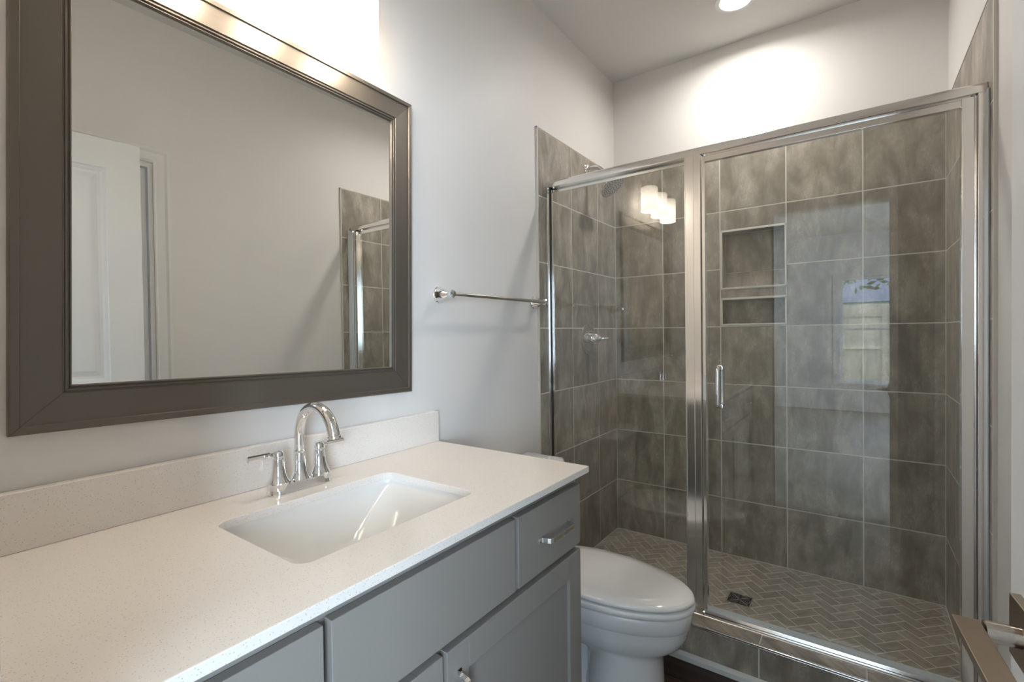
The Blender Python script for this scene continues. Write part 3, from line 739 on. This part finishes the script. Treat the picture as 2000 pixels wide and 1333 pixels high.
for s in (-1, 1):
    b = BM(); lathe(b, [(.013, 0), (.013, .006), (.008, .013), (.0, .015)], (.33, TY+s*.098, FZ+.030), (0, s*.3, 1), 16); obj('bolt_cap', b, 'porcelain', to, smooth=True)

# ---------------------------------------------------------------- doors, casings, switch
def panel_face(bm, u0, u1, v0, v1, to3, steps):
    rings = [[(u0+d, v0+d, h), (u1-d, v0+d, h), (u1-d, v1-d, h), (u0+d, v1-d, h)] for d, h in steps]
    loft(bm, [[to3(*p) for p in r] for r in rings], False, True)
def leaf(bm, wd, ht, th, panels):
    """local: u along leaf from hinge 0..wd, v height, faces at n=0 and n=-th"""
    st = [(0, 0), (.003, -.004), (.012, -.006), (.020, -.009), (.030, -.0095), (.050, -.0035), (.056, -.003)]
    us = sorted({0, wd}|{p[0] for p in panels}|{p[1] for p in panels}); vs = sorted({0, ht}|{p[2] for p in panels}|{p[3] for p in panels})
    for side in (0, 1):
        f3 = (lambda u, v, n: (n, u, v)) if side == 0 else (lambda u, v, n: (-th-n, u, v))
        for a0, a1 in zip(us, us[1:]):
            for c0, c1 in zip(vs, vs[1:]):
                if any(abs(a0-p[0]) < 1e-6 and abs(c0-p[2]) < 1e-6 for p in panels):
                    panel_face(bm, a0, a1, c0, c1, f3, st)
                else: bm.faces.new([bm.verts.new(f3(*p)) for p in ((a0, c0, 0), (a1, c0, 0), (a1, c1, 0), (a0, c1, 0))])
    for (a0, c0), (a1, c1) in (((0, 0), (wd, 0)), ((wd, 0), (wd, ht)), ((wd, ht), (0, ht)), ((0, ht), (0, 0))):
        bm.faces.new([bm.verts.new(p) for p in ((0, a0, c0), (0, a1, c1), (-th, a1, c1), (-th, a0, c0))])
    bmesh.ops.remove_doubles(bm, verts=bm.verts[:], dist=1e-5)
DW, DH = .712, 2.03
HX, HY = 1.388, RY; DA = radians(4.4)
# local x+ = room side (towards the vanity), local y = along the leaf from hinge to latch
d1o = bpy.data.objects.new('door_1', None); C.objects.link(d1o); struct(d1o, 'white two-panel door standing open beside the camera')
d1o.matrix_world = Matrix.Translation((HX, HY, FZ+.012))@Matrix.Rotation(DA, 4, 'Z')
b = BM(); leaf(b, DW, DH+.06, .035, [(.115, DW-.115, .20, .86), (.115, DW-.115, 1.075, 1.97)])
bmesh.ops.scale(b, vec=(-1, 1, 1), verts=b.verts[:])       # faces at x=0 (towards the room) and x=+th
o = obj('leaf', b, 'door', d1o)
LV = .937
b = BM(); box(b, -.009, 0, DW-.060-.0325, DW-.060+.0325, LV-.0325, LV+.0325); lo = obj('door_lever', b, 'nickel', d1o, bevel=.001)
b = BM(); tube(b, [(-.008, DW-.060, LV), (-.036, DW-.060, LV)], .0105, 20); obj('neck', b, 'neck', lo, smooth=40)
b = BM(); box(b, -.060, -.037, DW-.060-.135, DW-.060+.012, LV-.005, LV+.0045); obj('lever_bar', b, 'nickel', lo, bevel=.0008)
b = BM(); box(b, .035, .044, DW-.060-.0325, DW-.060+.0325, LV-.0325, LV+.0325); tube(b, [(.043, DW-.06, LV), (.085, DW-.06, LV)], .0105, 20); box(b, .078, .098, DW-.060-.108, DW-.060+.012, LV-.008, LV+.008); obj('door_lever', b, 'nickel', d1o, bevel=.001)

def casing(bm, fix, s, a0, a1, ztop, w=.066):
    """three-sided casing on plane (fix axis value), s = direction out of the wall; profile stepped"""
    prof_ = [(0, 0), (0, .010), (.006, .012), (.012, .009), (.045, .013), (.055, .018), (w, .018), (w, 0)]
    rings = []
    for d, h in prof_:
        rings.append([(a0-d, FZ), (a0-d, ztop+d), (a1+d, ztop+d), (a1+d, FZ)])
    out_ = []
    for (d, h), r in zip(prof_, rings): out_.append([(fix+s*h, a, z) for a, z in r])
    vs = [[bm.verts.new(p) for p in r] for r in out_]
    for A, B_ in zip(vs, vs[1:]):
        for i in range(3): bm.faces.new((A[i], A[i+1], B_[i+1], B_[i]))
# second door in the right wall (closed, behind the open leaf)
b = BM(); casing(b, XR, -1, -2.63, -1.890, 2.055); d2c = struct(obj('trim_2', b, 'white'), 'white door casing on the right wall')
b = BM(); leaf(b, .70, 2.06, .035, [(.11, .59, .2, .86), (.11, .59, 1.05, 1.94)]); bmesh.ops.scale(b, vec=(-1, 1, 1), verts=b.verts[:])
bmesh.ops.translate(b, verts=b.verts[:], vec=(XR+.022, -2.61, FZ+.012))
struct(obj('door_2', b, 'door'), 'closed white panel door in the right wall')
b = BM(); box(b, XR-.001, XR+.10, -1.908, -1.888, FZ, 2.055); box(b, XR-.001, XR+.10, -2.632, -2.612, FZ, 2.055); box(b, XR-.001, XR+.10, -2.612, -1.908, 2.03, 2.056); struct(obj('trim_3', b, 'white'), 'white jamb of the right wall door')
# bathroom doorway jamb and casings
b = BM(); box(b, .682, .700, RY-.117, RY+.002, FZ, 2.075); box(b, 1.388, 1.400, RY-.117, RY-.002, FZ, 2.075); box(b, .70, 1.388, RY-.117, RY+.001, 2.058, 2.076)
struct(obj('trim_4', b, 'white'), 'white jamb of the bathroom doorway')
b = BM()
for s, yy in ((1, RY), (-1, RY-.115)):
    bb = BM(); casing(bb, yy, s, .697, 1.391, 2.061, .060)
    for v in bb.verts: v.co = Vector((v.co.y, v.co.x, v.co.z))
    me_ = bpy.data.meshes.new('t'); bb.to_mesh(me_); bb.free(); b.from_mesh(me_)
struct(obj('trim_5', b, 'white'), 'white casing around the bathroom doorway')

sp = thing('switch_plate', 'white three-gang switch plate on the rear wall', 'switch', (.368, RY, 1.115))
b = BM(); box(b, .286, .450, RY+.0005, RY+.006, 1.058, 1.172); obj('plate', b, 'plate', sp, bevel=.002)
for k in range(3):
    b = BM(); x = .322+k*.046; box(b, x-.0165, x+.0165, RY+.006, RY+.009, 1.082, 1.148); obj('rocker', b, 'plate', sp, bevel=.001)
sp = thing('outlet_plate', 'white outlet plate on the rear wall near the vanity', 'outlet', (.075, RY, 1.115))
b = BM(); box(b, .040, .110, RY+.0005, RY+.006, 1.058, 1.172); obj('plate', b, 'plate', sp, bevel=.002)
for z in (1.095, 1.135):
    b = BM(); box(b, .059, .091, RY+.006, RY+.0085, z-.014, z+.014); oo = obj('receptacle', b, 'plate', sp, bevel=.002)
    b = BM(); box(b, .068, .070, RY+.0085, RY+.009, z-.004, z+.005); box(b, .080, .082, RY+.0085, RY+.009, z-.004, z+.005); obj('slots', b, 'dark', oo)

# ---------------------------------------------------------------- bedroom beyond the doorway (seen reflected in the glass)
BY = -8.0; BX0, BX1 = -1.6, 3.2; y2 = RY-.115
WX0, WX1, WZ0, WZ1 = .98, 1.90, .40, 2.05
b = BM(); planks(b, BX0, BX1, BY, y2, FZ, .15, 1.3, 'y'); struct(obj('floor_bedroom', b, 'bedfloor'), 'wood-look floor of the next room')
b = BM(); box(b, BX0, BX1, BY-.1, y2, FZ-.06, FZ-.009); struct(obj('floor_bedroom_base', b, 'dark'))
b = BM(); box(b, BX0, BX1, BY, y2, CZ, CZ+.1); struct(obj('ceiling_bedroom', b, 'ceil'))
b = BM(); box(b, BX0, WX0, BY-.12, BY, FZ-.02, CZ); box(b, WX1, BX1, BY-.12, BY, FZ-.02, CZ); box(b, WX0, WX1, BY-.12, BY, FZ-.02, WZ0); box(b, WX0, WX1, BY-.12, BY, WZ1, CZ)
struct(obj('wall_bedroom_far', b, 'paint'))
b = BM(); box(b, BX0-.1, BX0, BY-.12, y2, FZ-.02, CZ); struct(obj('wall_bedroom_left', b, 'paint'))
b = BM(); box(b, BX1, BX1+.1, BY-.12, y2, FZ-.02, CZ); struct(obj('wall_bedroom_right', b, 'paint'))
b = BM(); box(b, BX0-.1, XL-.12, y2, y2+.1, FZ-.02, CZ); box(b, XR+.12, BX1+.1, y2, y2+.1, FZ-.02, CZ); struct(obj('wall_bedroom_near', b, 'paint'))
b = BM()
for q in ((WX0, WX0+.04, WZ0, WZ1), (WX1-.04, WX1, WZ0, WZ1), (WX0+.04, WX1-.04, WZ0, WZ0+.04), (WX0+.04, WX1-.04, WZ1-.04, WZ1), (WX0+.04, WX1-.04, 1.22, 1.25)): box(b, q[0], q[1], BY-.09, BY-.04, q[2], q[3])
wd_ = struct(obj('window_1', b, 'white', bevel=.003), 'window of the next room looking on a wood fence')
b = BM(); box(b, WX0+.03, WX1-.03, BY-.068, BY-.062, WZ0+.03, WZ1-.03); obj('pane', b, 'pane', wd_)
b = BM(); box(b, WX0-.09, WX1+.09, BY, BY+.018, WZ1, WZ1+.09); box(b, WX0-.09, WX0, BY, BY+.018, WZ0-.09, WZ1); box(b, WX1, WX1+.09, BY, BY+.018, WZ0-.09, WZ1); box(b, WX0-.1, WX1+.1, BY, BY+.05, WZ0-.03, WZ0); obj('casing', b, 'white', wd_, bevel=.002)
# garden
GZ = -.35
M['grass'] = plain('lawn_grass', (.16, .30, .08), .9, var=.3, vscale=4)
M['leafm'] = plain('tree_leaves', (.06, .13, .04), .8, var=.3, vscale=8)
M['bark'] = plain('tree_bark', (.12, .09, .06), .9)
M['siding'] = plain('pale_siding', (.60, .66, .72), .7)
M['roof'] = plain('grey_roof', (.18, .20, .24), .8)
b = BM(); box(b, -12, 16, -40, BY-.13, GZ-.1, GZ); o = obj('lawn', b, 'grass'); o['kind'] = 'structure'; o['label'] = 'green back lawn outside the window'
fe = thing('wood_fence', 'tall wooden board fence behind the lawn', 'fence', (2, -13.5, GZ))
b = BM(); uvl = b.loops.layers.uv.new('uv'); x = -6.0
while x < 10:
    w_ = .138; n0 = len(b.verts); zt = 1.86+rng.uniform(-.012, .012)
    box(b, x, x+w_, -13.52, -13.50, GZ, zt)
    b.faces.ensure_lookup_table()
    for f in b.faces[-6:]:
        for l in f.loops: l[uvl].uv = (l.vert.co.z, l.vert.co.x)
    x += .144
obj('boards', b, 'fence', fe)
b = BM(); uvl = b.loops.layers.uv.new('uv')
for z in (.0, .75, 1.55): box(b, -6, 10, -13.50, -13.46, z, z+.09)
obj('rails', b, 'fence', fe)
for k in range(7):
    b = BM(); uvl = b.loops.layers.uv.new('uv'); box(b, -5.5+k*2.4, -5.41+k*2.4, -13.46, -13.37, GZ, 1.8); obj('post', b, 'fence', fe)
ho = thing('neighbour_house', 'pale house with a low grey roof beyond the fence', 'house', (3, -24, GZ))
b = BM(); box(b, -3, 9, -28, -22, GZ, 2.35); obj('walls', b, 'siding', ho)
b = BM(); loft(b, [[(-3.4, -28.4, 2.3), (9.4, -28.4, 2.3), (9.4, -21.6, 2.3), (-3.4, -21.6, 2.3)], [(-.5, -25.05, 3.6), (6.5, -25.05, 3.6), (6.5, -24.95, 3.6), (-.5, -24.95, 3.6)]]); obj('roof', b, 'roof', ho)
tr = thing('leafy_tree', 'leafy green tree behind the neighbouring house', 'tree', (2.4, -18.5, GZ))
b = BM(); tube(b, [(2.4, -18.5, GZ), (2.35, -18.5, 2.0), (2.5, -18.45, 4.0)], [.16, .12, .06], 10)
for k in range(7): a = k*.9; tube(b, [(2.4, -18.5, 2.0+k*.25), (2.4+cos(a)*.8, -18.5+sin(a)*.8, 3.0+k*.28), (2.4+cos(a)*1.5, -18.5+sin(a)*1.5, 3.5+k*.3)], [.05, .03, .01], 6)
obj('trunk', b, 'bark', tr, smooth=True)
b = BM()
for k in range(900):
    a = rng.uniform(0, 2*pi); r = 2.3*math.sqrt(rng.random()); z = 2.9+rng.random()*3.2
    cpt = Vector((2.4+r*cos(a), -18.5+r*sin(a)*.8, z+.4*sin(r*3)))
    e1 = Vector((rng.gauss(0, 1), rng.gauss(0, 1), rng.gauss(0, 1))).normalized(); e2 = e1.orthogonal().normalized(); s = rng.uniform(.10, .2)
    b.faces.new([b.verts.new(cpt+e1*s), b.verts.new(cpt+e2*s*.5), b.verts.new(cpt-e1*s), b.verts.new(cpt-e2*s*.5)])
obj('foliage', b, 'leafm', tr)
